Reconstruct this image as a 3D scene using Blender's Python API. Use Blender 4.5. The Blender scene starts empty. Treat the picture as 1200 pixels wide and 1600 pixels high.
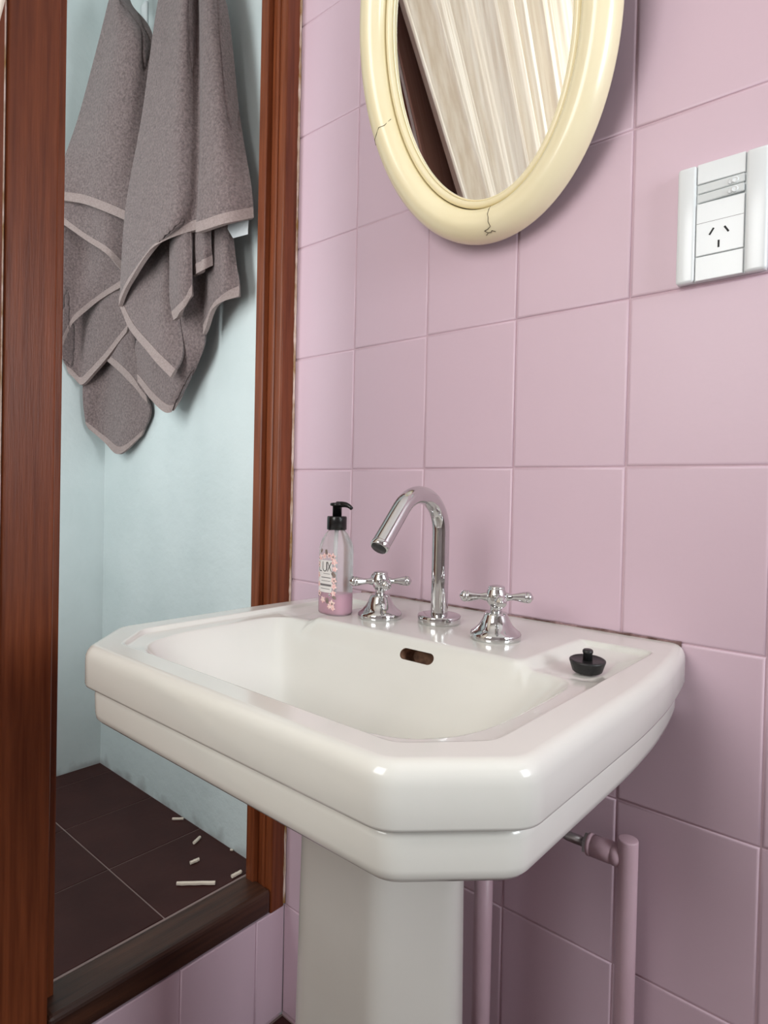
import bpy, bmesh, math, random
from math import sin, cos, pi, sqrt, radians
from mathutils import Vector, Matrix
random.seed(7)
scene = bpy.context.scene
C = scene.collection

# ------------------------------------------------------------------ camera
camd = bpy.data.cameras.new('camera')
cam = bpy.data.objects.new('camera', camd)
C.objects.link(cam)
camd.sensor_fit = 'VERTICAL'
camd.sensor_height = 36.0
camd.lens = 973.411 / 1600 * 36.0
camd.shift_x = (600 - 590.183) / 1600
camd.shift_y = -(800 - 782.637) / 1600
camd.clip_start = 0.02
_r = Vector((0.753170, 0.657485, 0.021198))
_d = Vector((0.025289, 0.003262, -0.999675))
_f = Vector((-0.657340, 0.753461, -0.014170))
cam.matrix_world = Matrix(((_r.x, -_d.x, -_f.x, 0.71741), (_r.y, -_d.y, -_f.y, -0.75492),
                           (_r.z, -_d.z, -_f.z, 0.96833), (0, 0, 0, 1)))
scene.camera = cam

# ------------------------------------------------------------------ world, daylight, exposure
world = bpy.data.worlds.new('world')
scene.world = world
world.use_nodes = True
bgn = world.node_tree.nodes['Background']
bgn.inputs['Color'].default_value = (0.80, 0.90, 1.0, 1)
bgn.inputs['Strength'].default_value = 0.6

def area(name, loc, target, sx, sy, power, col):
    l = bpy.data.lights.new(name, 'AREA')
    l.shape = 'RECTANGLE'
    l.size, l.size_y, l.energy, l.color = sx, sy, power, col
    o = bpy.data.objects.new(name, l)
    C.objects.link(o)
    o.location = loc
    o.rotation_euler = (Vector(target) - Vector(loc)).to_track_quat('-Z', 'Y').to_euler()
    return o
# daylight of the bathroom window in the wall behind the camera
area('window_daylight', (0.33, -1.435, 1.55), (0.33, 0, 1.55), 0.50, 0.82, 8.8, (1.0, 0.995, 0.965))
# daylight of the small window in the right wall
area('side_window_daylight', (2.09, -0.34, 1.45), (0, -0.34, 1.45), 0.52, 0.82, 17, (0.90, 0.98, 1.0))
# daylight of the niche's own window, hidden by the near stile
area('niche_window_daylight', (-0.415, -0.99, 1.40), (-0.415, 0, 1.40), 0.26, 1.04, 7.2, (0.95, 1.0, 1.0))

scene.view_settings.view_transform = 'Standard'
scene.view_settings.look = 'None'
scene.view_settings.exposure = 0.2
scene.view_settings.gamma = 1.0
scene.view_settings.use_curve_mapping = False

# ------------------------------------------------------------------ materials
def srgb(r, g, b):
    def f(c):
        c /= 255.0
        return c / 12.92 if c <= 0.04045 else ((c + 0.055) / 1.055) ** 2.4
    return (f(r), f(g), f(b), 1.0)

def mat(name, col, rough=0.5, metal=0.0, col2=None, nscale=8.0, nstretch=(1, 1, 1), detail=4.0, lo=0.35, hi=0.65,
        bump=0.0, bscale=200.0, bstretch=(1, 1, 1), bdist=0.002, trans=0.0, ior=1.5, spec=None, coat=0.0, sheen=0.0, sss=0.0):
    m = bpy.data.materials.new(name)
    m.use_nodes = True
    nt = m.node_tree
    b = nt.nodes['Principled BSDF']
    b.inputs['Base Color'].default_value = col
    b.inputs['Roughness'].default_value = rough
    b.inputs['Metallic'].default_value = metal
    b.inputs['IOR'].default_value = ior
    b.inputs['Transmission Weight'].default_value = trans
    b.inputs['Coat Weight'].default_value = coat
    b.inputs['Coat Roughness'].default_value = 0.12
    b.inputs['Sheen Weight'].default_value = sheen
    if spec is not None:
        b.inputs['Specular IOR Level'].default_value = spec
    tc = nt.nodes.new('ShaderNodeTexCoord')
    if col2 is not None:
        mp = nt.nodes.new('ShaderNodeMapping')
        mp.inputs['Scale'].default_value = nstretch
        nt.links.new(tc.outputs['Object'], mp.inputs['Vector'])
        n = nt.nodes.new('ShaderNodeTexNoise')
        n.inputs['Scale'].default_value = nscale
        n.inputs['Detail'].default_value = detail
        nt.links.new(mp.outputs['Vector'], n.inputs['Vector'])
        r = nt.nodes.new('ShaderNodeValToRGB')
        r.color_ramp.elements[0].position = lo
        r.color_ramp.elements[0].color = col
        r.color_ramp.elements[1].position = hi
        r.color_ramp.elements[1].color = col2
        nt.links.new(n.outputs['Fac'], r.inputs['Fac'])
        nt.links.new(r.outputs['Color'], b.inputs['Base Color'])
    if bump > 0:
        mp2 = nt.nodes.new('ShaderNodeMapping')
        mp2.inputs['Scale'].default_value = bstretch
        nt.links.new(tc.outputs['Object'], mp2.inputs['Vector'])
        n2 = nt.nodes.new('ShaderNodeTexNoise')
        n2.inputs['Scale'].default_value = bscale
        n2.inputs['Detail'].default_value = 3.0
        nt.links.new(mp2.outputs['Vector'], n2.inputs['Vector'])
        bn = nt.nodes.new('ShaderNodeBump')
        bn.inputs['Strength'].default_value = bump
        bn.inputs['Distance'].default_value = bdist
        nt.links.new(n2.outputs['Fac'], bn.inputs['Height'])
        nt.links.new(bn.outputs['Normal'], b.inputs['Normal'])
    return m

M = {}
M['tile'] = mat('pink_tile_paint', srgb(212, 185, 198), 0.42, col2=srgb(213, 186, 199), nscale=5, bump=0.10, bscale=160, bdist=0.001)
M['grout'] = mat('pink_grout_paint', srgb(206, 177, 188), 0.6, bump=0.3, bscale=300, bdist=0.001)
M['board'] = mat('lightened_board', srgb(170, 132, 118), 0.5, col2=srgb(186, 150, 136), nscale=22, nstretch=(7, 7, 0.3), detail=8)  # lighter base colour stands in for light the curtain keeps off the board
M['room_wall'] = mat('grey_room_wall', srgb(172, 165, 162), 0.7, bump=0.1, bscale=60)
M['porcelain'] = mat('glazed_porcelain', srgb(220, 219, 212), 0.16, col2=srgb(225, 225, 219), nscale=4, coat=0.4, bump=0.03, bscale=25, bdist=0.002)
M['pedestal'] = mat('pedestal_porcelain', srgb(206, 203, 197), 0.22, col2=srgb(212, 210, 205), nscale=3)
M['chrome'] = mat('chrome', (0.62, 0.62, 0.62, 1), 0.07, 1.0, bump=0.02, bscale=120, bdist=0.001)
M['chrome_dark'] = mat('aerator', (0.05, 0.05, 0.05, 1), 0.4, 0.6)
M['wood'] = mat('varnished_wood', srgb(92, 42, 20), 0.38, col2=srgb(130, 68, 38), nscale=22, nstretch=(7, 7, 0.30), detail=9, lo=0.25, hi=0.75,
                coat=0.0, spec=0.3, bump=0.25, bscale=60, bstretch=(8, 8, 0.4), bdist=0.001)
M['wood_sill'] = mat('varnished_sill_wood', srgb(46, 24, 16), 0.45, col2=srgb(78, 46, 30), nscale=14, nstretch=(6, 0.35, 6), detail=8, lo=0.3, hi=0.72,
                     bump=0.25, bscale=60, bstretch=(8, 0.4, 8), bdist=0.001)
M['ochre'] = mat('bare_wood_edge', srgb(150, 112, 62), 0.7, col2=srgb(222, 200, 190), nscale=60, nstretch=(1, 1, 0.5), bump=0.5, bscale=120)
M['plaster'] = mat('white_painted_plaster', srgb(206, 216, 216), 0.5, col2=srgb(214, 223, 223), nscale=6, bump=0.35, bscale=45, bdist=0.003)
M['floor_tile'] = mat('oxblood_floor_tile', srgb(54, 26, 24), 0.6, col2=srgb(64, 34, 31), nscale=9, bump=0.15, bscale=80, spec=0.25)
M['floor_grout'] = mat('grey_floor_grout', srgb(140, 120, 116), 0.8, bump=0.4, bscale=200)
M['towel'] = mat('taupe_terry', srgb(104, 88, 88), 0.95, col2=srgb(150, 131, 129), nscale=230, detail=4, lo=0.3, hi=0.7, sheen=0.3,
                 bump=1.0, bscale=700, bdist=0.003)
M['hem'] = mat('taupe_woven_hem', srgb(150, 133, 130), 0.9, col2=srgb(166, 149, 145), nscale=300, bump=0.6, bscale=900, bdist=0.001)
M['cream'] = mat('cream_lacquer', srgb(244, 231, 192), 0.24, col2=srgb(246, 235, 200), nscale=7, coat=0.15, bump=0.03, bscale=30)
M['dark'] = mat('dark_gap', srgb(30, 26, 24), 0.8)
M['crack'] = mat('hairline_crack', srgb(70, 56, 40), 0.9)
M['mirror'] = mat('mirror_glass', (0.86, 0.87, 0.85, 1), 0.01, 1.0)
M['curtain'] = mat('cream_curtain', srgb(240, 233, 218), 0.8, col2=srgb(222, 210, 191), nscale=110, nstretch=(1, 1, 0.03), detail=5, sheen=0.2,
                   bump=0.4, bscale=90, bstretch=(1, 1, 0.04), bdist=0.003)
M['white_plastic'] = mat('white_plastic', srgb(228, 232, 234), 0.22, bump=0.02, bscale=300)
M['white_insert'] = mat('white_plastic_insert', srgb(216, 221, 222), 0.4)
M['slot'] = mat('socket_slot', srgb(22, 22, 24), 0.7)
M['rubber'] = mat('black_rubber', srgb(26, 26, 27), 0.42, bump=0.2, bscale=300)
M['black_plastic'] = mat('black_plastic', srgb(16, 16, 17), 0.25)
M['pipe'] = mat('pink_painted_pipe', srgb(198, 166, 177), 0.38, col2=srgb(204, 173, 184), nscale=12, bump=0.15, bscale=140)
M['steel'] = mat('braided_steel', (0.5, 0.5, 0.5, 1), 0.3, 1.0)
M['bottle'] = mat('clear_bottle_plastic', (0.93, 0.91, 0.92, 1), 0.22, trans=0.80, ior=1.2)
M['liquid'] = mat('pink_liquid_soap', srgb(232, 160, 190), 0.25, trans=0.15, ior=1.2)
M['label'] = mat('bottle_label', srgb(236, 232, 230), 0.4)
M['flower'] = mat('label_flowers', srgb(236, 178, 176), 0.5, col2=srgb(250, 226, 220), nscale=320, detail=2)
M['leaf'] = mat('label_leaves', srgb(120, 106, 100), 0.5, col2=srgb(160, 140, 130), nscale=200)
M['ink'] = mat('label_ink', srgb(52, 48, 50), 0.5)
M['ink_grey'] = mat('label_grey_ink', srgb(120, 116, 118), 0.5)
M['chip'] = mat('plaster_chip', srgb(222, 208, 192), 0.9, bump=0.5, bscale=300)
M['caulk'] = mat('old_caulk', srgb(96, 70, 64), 0.8, col2=srgb(160, 130, 130), nscale=30, detail=5, lo=0.42, hi=0.56, bump=0.8, bscale=300)
M['rust'] = mat('overflow_inside', srgb(150, 112, 88), 0.7, col2=srgb(92, 64, 50), nscale=120)
M['ceiling'] = mat('ceiling_paint', srgb(232, 230, 226), 0.8, bump=0.1, bscale=60)
M['pane'] = mat('frosted_pane', (0.9, 0.95, 1.0, 1), 0.5, trans=0.6, ior=1.1)
M['window_paint'] = mat('white_window_paint', srgb(225, 224, 220), 0.4)
M['stain'] = mat('damp_stain', srgb(96, 90, 88), 0.9, bump=0.3, bscale=120)

# plaster of the niche: damp grime with a ragged outline low on the walls
def grime(m, z0, dz, dark):
    nt = m.node_tree
    b = nt.nodes['Principled BSDF']
    src = b.inputs['Base Color'].links[0].from_socket
    geo = nt.nodes.new('ShaderNodeNewGeometry')
    sep = nt.nodes.new('ShaderNodeSeparateXYZ')
    nt.links.new(geo.outputs['Position'], sep.inputs[0])
    n = nt.nodes.new('ShaderNodeTexNoise')
    n.inputs['Scale'].default_value = 22
    n.inputs['Detail'].default_value = 6
    nt.links.new(geo.outputs['Position'], n.inputs['Vector'])
    ma = nt.nodes.new('ShaderNodeMath'); ma.operation = 'MULTIPLY_ADD'
    nt.links.new(n.outputs['Fac'], ma.inputs[0]); ma.inputs[1].default_value = -0.09
    nt.links.new(sep.outputs['Z'], ma.inputs[2])
    mr = nt.nodes.new('ShaderNodeMapRange')
    nt.links.new(ma.outputs[0], mr.inputs['Value'])
    mr.inputs['From Min'].default_value = z0; mr.inputs['From Max'].default_value = z0 + dz
    mr.inputs['To Min'].default_value = 0.38; mr.inputs['To Max'].default_value = 0.0
    mx = nt.nodes.new('ShaderNodeMix'); mx.data_type = 'RGBA'
    nt.links.new(mr.outputs['Result'], mx.inputs['Factor'])
    nt.links.new(src, mx.inputs[6]); mx.inputs[7].default_value = dark
    nt.links.new(mx.outputs[2], b.inputs['Base Color'])
grime(M['plaster'], 0.200, 0.025, srgb(112, 100, 98))

# ------------------------------------------------------------------ helpers
def tag(o, label=None, cat=None, group=None, kind=None):
    if label: o['label'] = label
    if cat: o['category'] = cat
    if group: o['group'] = group
    if kind: o['kind'] = kind
    return o

def empty(name, loc, label=None, cat=None, group=None, kind=None):
    o = bpy.data.objects.new(name, None)
    o.empty_display_size = 0.02
    C.objects.link(o)
    o.location = loc
    return tag(o, label, cat, group, kind)

def link(name, me, m, parent=None, smooth=False):
    """mesh data in WORLD coordinates; parented objects keep that place"""
    if m is not None and not me.materials:
        me.materials.append(M[m] if isinstance(m, str) else m)
    if smooth:
        me.polygons.foreach_set('use_smooth', [True] * len(me.polygons))
    o = bpy.data.objects.new(name, me)
    C.objects.link(o)
    if parent is not None:
        o.parent = parent
        off = Vector((0, 0, 0))
        p = parent
        while p is not None:
            off += p.location
            p = p.parent
        o.location = -off
    return o

def pyd(name, v, f, m, parent=None, smooth=False):
    me = bpy.data.meshes.new(name)
    me.from_pydata([tuple(a) for a in v], [], f)
    me.update()
    return link(name, me, m, parent, smooth)

def from_bm(name, bm, m, parent=None, smooth=False):
    bmesh.ops.recalc_face_normals(bm, faces=bm.faces)
    me = bpy.data.meshes.new(name)
    bm.to_mesh(me)
    bm.free()
    return link(name, me, m, parent, smooth)

def add_box(bm, x0, x1, y0, y1, z0, z1, bev=0.0, seg=2, only=None):
    r = bmesh.ops.create_cube(bm, size=1.0)
    vs = r['verts']
    for v in vs:
        v.co = Vector((x0 + (v.co.x + .5) * (x1 - x0), y0 + (v.co.y + .5) * (y1 - y0), z0 + (v.co.z + .5) * (z1 - z0)))
    if bev > 0:
        es = list({e for v in vs for e in v.link_edges})
        if only: es = [e for e in es if only(e)]
        bmesh.ops.bevel(bm, geom=es, offset=bev, segments=seg, profile=0.5, affect='EDGES')

def box(name, x0, x1, y0, y1, z0, z1, m, parent=None, bev=0.0, seg=2, smooth=False, only=None):
    bm = bmesh.new()
    add_box(bm, min(x0, x1), max(x0, x1), min(y0, y1), max(y0, y1), min(z0, z1), max(z0, z1), bev, seg, only)
    return from_bm(name, bm, m, parent, smooth)

def lathe(name, prof, m, parent=None, origin=(0, 0, 0), axis=(0, 0, 1), n=40, smooth=True, flat_ends=True):
    """prof: (radius, height) pairs swept round axis through origin"""
    q = Vector((0, 0, 1)).rotation_difference(Vector(axis).normalized())
    o = Vector(origin)
    v, f = [], []
    for (r, h) in prof:
        for k in range(n):
            a = 2 * pi * k / n
            v.append(o + q @ Vector((r * cos(a), r * sin(a), h)))
    for i in range(len(prof) - 1):
        for k in range(n):
            k2 = (k + 1) % n
            f.append((i * n + k, i * n + k2, (i + 1) * n + k2, (i + 1) * n + k))
    f.append(tuple(range(n - 1, -1, -1)))
    f.append(tuple(range((len(prof) - 1) * n, len(prof) * n)))
    ob = pyd(name, v, f, m, parent, smooth)
    return ob

def tube(name, path, rad, m, parent=None, n=24, caps=True, smooth=True):
    path = [Vector(p) for p in path]
    rads = rad if isinstance(rad, (list, tuple)) else [rad] * len(path)
    v, f = [], []
    t0 = (path[1] - path[0]).normalized()
    ref = Vector((0, 0, 1)) if abs(t0.z) < 0.9 else Vector((1, 0, 0))
    nrm = (ref - t0 * ref.dot(t0)).normalized()
    for i, p in enumerate(path):
        if i == 0: t = path[1] - path[0]
        elif i == len(path) - 1: t = path[-1] - path[-2]
        else: t = (path[i + 1] - path[i]).normalized() + (path[i] - path[i - 1]).normalized()
        t.normalize()
        nrm = (nrm - t * nrm.dot(t)).normalized()
        bn = t.cross(nrm)
        for k in range(n):
            a = 2 * pi * k / n
            v.append(p + (nrm * cos(a) + bn * sin(a)) * rads[i])
    for i in range(len(path) - 1):
        for k in range(n):
            k2 = (k + 1) % n
            f.append((i * n + k, i * n + k2, (i + 1) * n + k2, (i + 1) * n + k))
    if caps:
        f.append(tuple(range(n - 1, -1, -1)))
        f.append(tuple(range((len(path) - 1) * n, len(path) * n)))
    return pyd(name, v, f, m, parent, smooth)

def auto_smooth(o, ang=35):
    me = o.data
    me.polygons.foreach_set('use_smooth', [True] * len(me.polygons))
    me.set_sharp_from_angle(angle=radians(ang))
    return o

# ================================================================== THE SETTING
ZJ = 1.005            # height of the tile joint level with the lens
XL = -0.148           # room side of the left wall
TW, TH, GAP = 0.15, 0.20, 0.0012
NZ = 0.250            # floor of the niche
XN0, XN1 = -0.213, -0.875

wall_back = box('wall_back', XL - 0.02, 2.2, 0.0016, 0.12, -0.02, 2.42, 'grout')
tag(wall_back, 'pink tiled wall behind the washbasin', 'wall', kind='structure')

_tile_cache = {}
def tile_mesh(w, h, key, m='tile', bev=0.0024, dep=0.007):
    k = (round(w, 4), round(h, 4), key)
    if k in _tile_cache: return _tile_cache[k]
    # local: lies in x/z, front face at y = 0 looking to -y
    v = []
    def ring(ins, y):
        for sx, sz in ((-1, -1), (1, -1), (1, 1), (-1, 1)):
            v.append((sx * (w / 2 - ins), y, sz * (h / 2 - ins)))
    ring(0, dep); ring(0, bev * 0.75); ring(bev * 0.35, bev * 0.22); ring(bev, 0); ring(bev + 0.0012, 0)
    f = [(0, 1, 2, 3)]
    for r in range(4):
        for s in range(4):
            a, b = r * 4 + s, r * 4 + (s + 1) % 4
            f.append((b, a, a + 4, b + 4))
    f.append((19, 18, 17, 16))
    me = bpy.data.meshes.new('tile')
    me.from_pydata(v, [], f)
    me.update()
    me.materials.append(M[m])
    me.polygons.foreach_set('use_smooth', [True] * len(me.polygons))
    me.polygons[0].use_smooth = False; me.polygons[-1].use_smooth = False
    _tile_cache[k] = me
    bm = bmesh.new(); bm.from_mesh(me); bmesh.ops.recalc_face_normals(bm, faces=bm.faces); bm.to_mesh(me); bm.free()
    me.set_sharp_from_angle(angle=radians(50))
    return me

def put_tile(parent, me, loc, rot=(0, 0, 0)):
    o = bpy.data.objects.new('tile', me)
    C.objects.link(o)
    o.parent = parent
    o.location = Vector(loc) - parent.location
    o.rotation_euler = rot
    return o

rt = random.Random(3)
def wob(): return rt.uniform(-0.0003, 0.0003)
for i in range(-1, 8):
    for j in range(-6, 7):
        x0, x1 = i * TW, (i + 1) * TW
        z0, z1 = ZJ + j * TH, ZJ + (j + 1) * TH
        z0 = max(z0, 0.0); z1 = min(z1, 2.395)
        if z1 - z0 < 0.01: continue
        w, h = x1 - x0 - GAP, z1 - z0 - GAP
        put_tile(wall_back, tile_mesh(w, h, 'wall'), ((x0 + x1) / 2, wob(), (z0 + z1) / 2),
                 (wob() * 3, 0, wob() * 3))

# left wall: low tiled parapet under the opening, pier beyond the near stile, lintel above
wall_left = empty('wall_left', (XL, -0.24, 0), 'left wall with a timber-framed opening into a niche', 'wall', kind='structure')
box('wall_core', XL - 0.055, XL - 0.0022, -0.478, -0.0005, 0, 0.203, 'grout', wall_left)
box('wall_core', XL - 0.075, XL - 0.002, -1.45, -0.4840, 0, 2.40, 'room_wall', wall_left)
box('wall_core', XL - 0.075, XL - 0.002, -0.500, -0.0005, 2.20, 2.40, 'plaster', wall_left)
for y0, y1 in ((-0.0645, 0.0), (-0.214, -0.0645), (-0.364, -0.214), (-0.478, -0.364)):
    put_tile(wall_left, tile_mesh(y1 - y0 - GAP, 0.2 - GAP, 'wall'), (XL + wob(), (y0 + y1) / 2, 0.104), (0, 0, pi / 2))

RX = 2.1
wall_right = empty('wall_right', (RX, -0.7, 0), 'wall on the far right side of the bathroom', 'wall', kind='structure')
for a in ((-1.55, -0.64, 0, 2.4), (-0.04, 0.0, 0, 2.4), (-0.64, -0.04, 0, 1.0), (-0.64, -0.04, 1.9, 2.4)):
    box('wall_core', RX, RX + .1, a[0], a[1], a[2], a[3], 'room_wall', wall_right)
wall_front = empty('wall_front', (1.0, -1.45, 0), 'wall behind the camera holding the bathroom window', 'wall', kind='structure')
WX0, WX1, WY, WZ0, WZ1 = 0.04, 0.62, -1.45, 1.10, 2.00
for a in ((-0.25, WX0, 0, 2.4), (WX1, 2.1, 0, 2.4), (WX0, WX1, 0, WZ0), (WX0, WX1, WZ1, 2.4)):
    box('wall_core', a[0], a[1], WY - .1, WY, a[2], a[3], 'room_wall', wall_front)
win = empty('window_2', (0.33, WY, WZ0), 'white painted bathroom window in the wall behind the camera', 'window', kind='structure')
for a in ((WX0, WX0 + .04, WZ0, WZ1), (WX1 - .04, WX1, WZ0, WZ1), (WX0 + .04, WX1 - .04, WZ0, WZ0 + .04), (WX0 + .04, WX1 - .04, WZ1 - .04, WZ1), (0.315, 0.345, WZ0 + .04, WZ1 - .04)):
    box('window_frame', a[0], a[1], WY - .06, WY - .005, a[2], a[3], 'window_paint', win, 0.004)
for a in ((WX0 + .04, 0.315), (0.345, WX1 - .04)):
    box('pane', a[0], a[1], WY - .038, WY - .032, WZ0 + .04, WZ1 - .04, 'pane', win)
# second, smaller window in the right wall
win3 = empty('window_3', (RX, -0.34, 1.0), 'small white window in the right wall beside the camera', 'window', kind='structure')
for a in ((-0.64, -0.60, 1.0, 1.9), (-0.08, -0.04, 1.0, 1.9), (-0.60, -0.08, 1.0, 1.04), (-0.60, -0.08, 1.86, 1.9)):
    box('window_frame', RX + .005, RX + .06, a[0], a[1], a[2], a[3], 'window_paint', win3, 0.004)
box('pane', RX + .032, RX + .038, -0.60, -0.08, 1.04, 1.86, 'pane', win3)
# window of the niche
NWZ0, NWZ1 = 0.85, 1.95
NX0, NX1 = -0.58, -0.25
win4 = empty('window_4', (-0.55, -1.0, NWZ0), 'window of the niche on the side hidden by the stile', 'window', kind='structure')
for a in ((NX0, NX0 + .03, NWZ0, NWZ1), (NX1 - .03, NX1, NWZ0, NWZ1), (NX0 + .03, NX1 - .03, NWZ0, NWZ0 + .03), (NX0 + .03, NX1 - .03, NWZ1 - .03, NWZ1)):
    box('window_frame', a[0], a[1], -1.06, -1.005, a[2], a[3], 'window_paint', win4, 0.004)
box('pane', NX0 + .03, NX1 - .03, -1.036, -1.03, NWZ0 + .03, NWZ1 - .03, 'pane', win4)
ceiling = tag(box('ceiling', XL - 0.08, 2.2, -1.55, 0.12, 2.40, 2.5, 'ceiling'), 'white ceiling of the bathroom', 'ceiling', kind='structure')

floor = tag(box('floor', XL - 0.06, 2.2, -1.55, 0.12, -0.08, -0.002, 'floor_grout'), 'bathroom floor of dark red tiles', 'floor', kind='structure')
for i in range(0, 11):
    for j in range(0, 7):
        me = tile_mesh(0.2 - 0.003, 0.2 - 0.003, 'floor', 'floor_tile', 0.0015)
        put_tile(floor, me, (XL + 0.1 + i * 0.2, -0.1 - j * 0.2, 0.0), (-pi / 2, 0, 0))

# the niche behind the opening
wn = tag(box('wall_niche_back', XN1 - 0.1, -0.150, -0.006, 0.12, 0.0, 2.42, 'plaster'), 'pale plaster wall of the niche carrying the towels', 'wall', kind='structure')
wf = tag(box('wall_niche_far', XN1 - 0.1, XN1, -1.05, -0.006, 0.0, 2.42, 'plaster'), 'pale plaster end wall of the niche', 'wall', kind='structure')
wm = empty('wall_niche_near', (-0.55, -1.0, 0), 'plaster wall of the niche on the side hidden by the stile', 'wall', kind='structure')
for a in ((XN1 - 0.1, NX0, 0, 2.4), (NX1, XN0 - 0.012, 0, 2.4), (NX0, NX1, 0, NWZ0), (NX0, NX1, NWZ1, 2.4)):
    box('wall_core', a[0], a[1], -1.1, -1.0, a[2], a[3], 'plaster', wm)
cn = tag(box('ceiling_niche', XN1, XN0 - .010, -1.0, -0.006, 2.40, 2.45, 'ceiling'), 'ceiling of the niche', 'ceiling', kind='structure')
fn = tag(box('floor_niche', XN1, XN0 + 0.005, -1.0, -0.006, 0.10, NZ - 0.0016, 'floor_grout'), 'raised niche floor of dark red square tiles', 'floor', kind='structure')
xs = [-0.2165, -0.4145, -0.6125, -0.8105, XN1]
ys = [-0.006, -0.203, -0.403, -0.603, -0.803, -1.0]
for a, b in zip(xs[:-1], xs[1:]):
    for c, d in zip(ys[:-1], ys[1:]):
        put_tile(fn, tile_mesh(a - b - 0.0028, c - d - 0.0028, 'floor', 'floor_tile', 0.0012), ((a + b) / 2, (c + d) / 2, NZ + wob()), (-pi / 2, 0, 0))

# timber frame of the opening
fr = empty('window_1', (XL, -0.24, 0.205), 'dark red varnished timber frame around the opening to the niche', 'window frame', kind='structure')
wb = 0.0035
box('stile', -0.193, XL + 0.001, -0.034, -0.0015, 0.203, 2.20, 'wood', fr, wb, 3)
s = box('stile_stop', -0.2065, -0.185, -0.0455, -0.0060, 0.245, 2.20, 'wood', fr, 0.002, 2)
box('stile_bead', -0.171, -0.164, -0.0372, -0.030, 0.245, 2.20, 'wood', fr, 0.0018, 2)
box('stile', -0.193, XL + 0.002, -0.478, -0.4145, 0.203, 2.20, 'wood', fr, wb, 3)
box('stile_stop', -0.213, -0.186, -0.4145, -0.391, 0.245, 2.20, 'wood', fr, 0.0025, 2)
box('sill', XN0 - 0.002, XL + 0.003, -0.4145, -0.0345, 0.206, NZ + 0.001, 'wood_sill', fr, 0.008, 3)
# a strip of bare timber and flaked filler where the frame meets the tiles
bm = bmesh.new()
prev = None
re_ = random.Random(5)
z = 0.21
while z < 2.2:
    w = 0.0016 + 0.0010 * re_.random()
    ring = [bm.verts.new(p) for p in ((XL, -0.0016, z), (XL + w * 1.5, -0.0016, z), (XL + w * 1.2, -0.0016 - w, z), (XL, -0.0016 - w * 1.8, z))]
    if prev:
        for k in range(4):
            bm.faces.new((prev[k], prev[(k + 1) % 4], ring[(k + 1) % 4], ring[k]))
    else:
        bm.faces.new(ring)
    prev = ring
    z += 0.006 + 0.01 * re_.random()
bm.faces.new(prev)
o = from_bm('filler_strip', bm, 'ochre', fr)
o['label'] = 'flaking ochre filler strip along the tiles'
# the wood panel and pale joint beside the near stile (seen in the mirror)
tp = empty('trim_1', (XL, -0.53, 0.0), 'flat brown timber board beside the near stile', 'trim', kind='structure')
box('pale_joint', XL - 0.06, XL - 0.001, -0.4810, -0.4785, 0.0, 2.20, 'ochre', tp)
box('board', XL - 0.001, XL + 0.002, -0.532, -0.4810, 0.0, 2.2, 'wood', tp, 0.001)
box('pale_joint', XL - 0.001, XL + 0.007, -0.5375, -0.5320, 0.0, 2.20, 'window_paint', tp, 0.002)
box('board', XL - 0.001, XL + 0.010, -0.740, -0.5375, 0.0, 2.2, 'board', tp, 0.003)

# ================================================================== WASHBASIN
XC, RIM = 0.275, 0.8045
HALF = [(0.0, 0.248), (-0.02, 0.2515), (-0.06, 0.2575), (-0.12, 0.2645), (-0.20, 0.269), (-0.4038, 0.269), (-0.4705, 0.2023)]
def base_outline(ins=0.0):
    """half outline points (u, y) from the wall round to the centre of the front, then mirrored; inset inwards"""
    pts = [(h, y) for y, h in HALF]
    pts = pts + [(-u, y) for u, y in reversed(pts)]
    # pts runs: back right -> right side -> front right -> front left -> left side -> back left   (closed by the wall side)
    n = len(pts)
    out = []
    for i in range(n):
        a, b, c = Vector(pts[i - 1]), Vector(pts[i]), Vector(pts[(i + 1) % n])
        d1, d2 = (b - a).normalized(), (c - b).normalized()
        n1, n2 = Vector((-d1.y, d1.x)), Vector((-d2.y, d2.x))
        # inward side: towards (0,-0.25)
        cen = Vector((0, -0.25))
        if n1.dot(cen - b) < 0: n1 = -n1
        if n2.dot(cen - b) < 0: n2 = -n2
        # no inset at the wall side
        e1, e2 = ins, ins
        if i == 0: e1 = 0.0
        if i == n - 1: e2 = 0.0
        det = n1.x * n2.y - n1.y * n2.x
        if abs(det) < 1e-6:
            out.append(b + n1 * ins)
        else:
            out.append(b + Vector(((e1 * n2.y - e2 * n1.y) / det, (n1.x * e2 - n2.x * e1) / det)))
    return out

def rounded(pts, rads):
    """replace each corner by an arc of the given cut length, return a dense closed polyline"""
    n = len(pts)
    res = []
    for i in range(n):
        a, b, c = pts[i - 1], pts[i], pts[(i + 1) % n]
        r = rads[i]
        if r <= 0:
            res.append(b); continue
        l1, l2 = (a - b).length, (c - b).length
        t = min(r, l1 * .45, l2 * .45)
        p0, p1 = b + (a - b).normalized() * t, b + (c - b).normalized() * t
        for k in range(7):
            s = k / 6
            res.append((1 - s) ** 2 * p0 + 2 * s * (1 - s) * b + s * s * p1)
    return res

def resample(poly, N):
    n = len(poly)
    L = [0.0]
    for i in range(n): L.append(L[-1] + (poly[(i + 1) % n] - poly[i]).length)
    out, j = [], 0
    for k in range(N):
        s = L[-1] * k / N
        while L[j + 1] < s: j += 1
        t = (s - L[j]) / max(1e-9, L[j + 1] - L[j])
        out.append(poly[j % n].lerp(poly[(j + 1) % n], t))
    return out

NA = 640
def ring_out(ins, rnd=1.0):
    r = [0.008, 0.02, 0.03, 0.03, 0.04, 0.012, 0.012]
    r = r + r[::-1]
    return resample(rounded(base_outline(ins), [x * rnd for x in r]), NA)

def sstep(x, a, b):
    t = min(1.0, max(0.0, (x - a) / (b - a)))
    return t * t * (3 - 2 * t)

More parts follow.
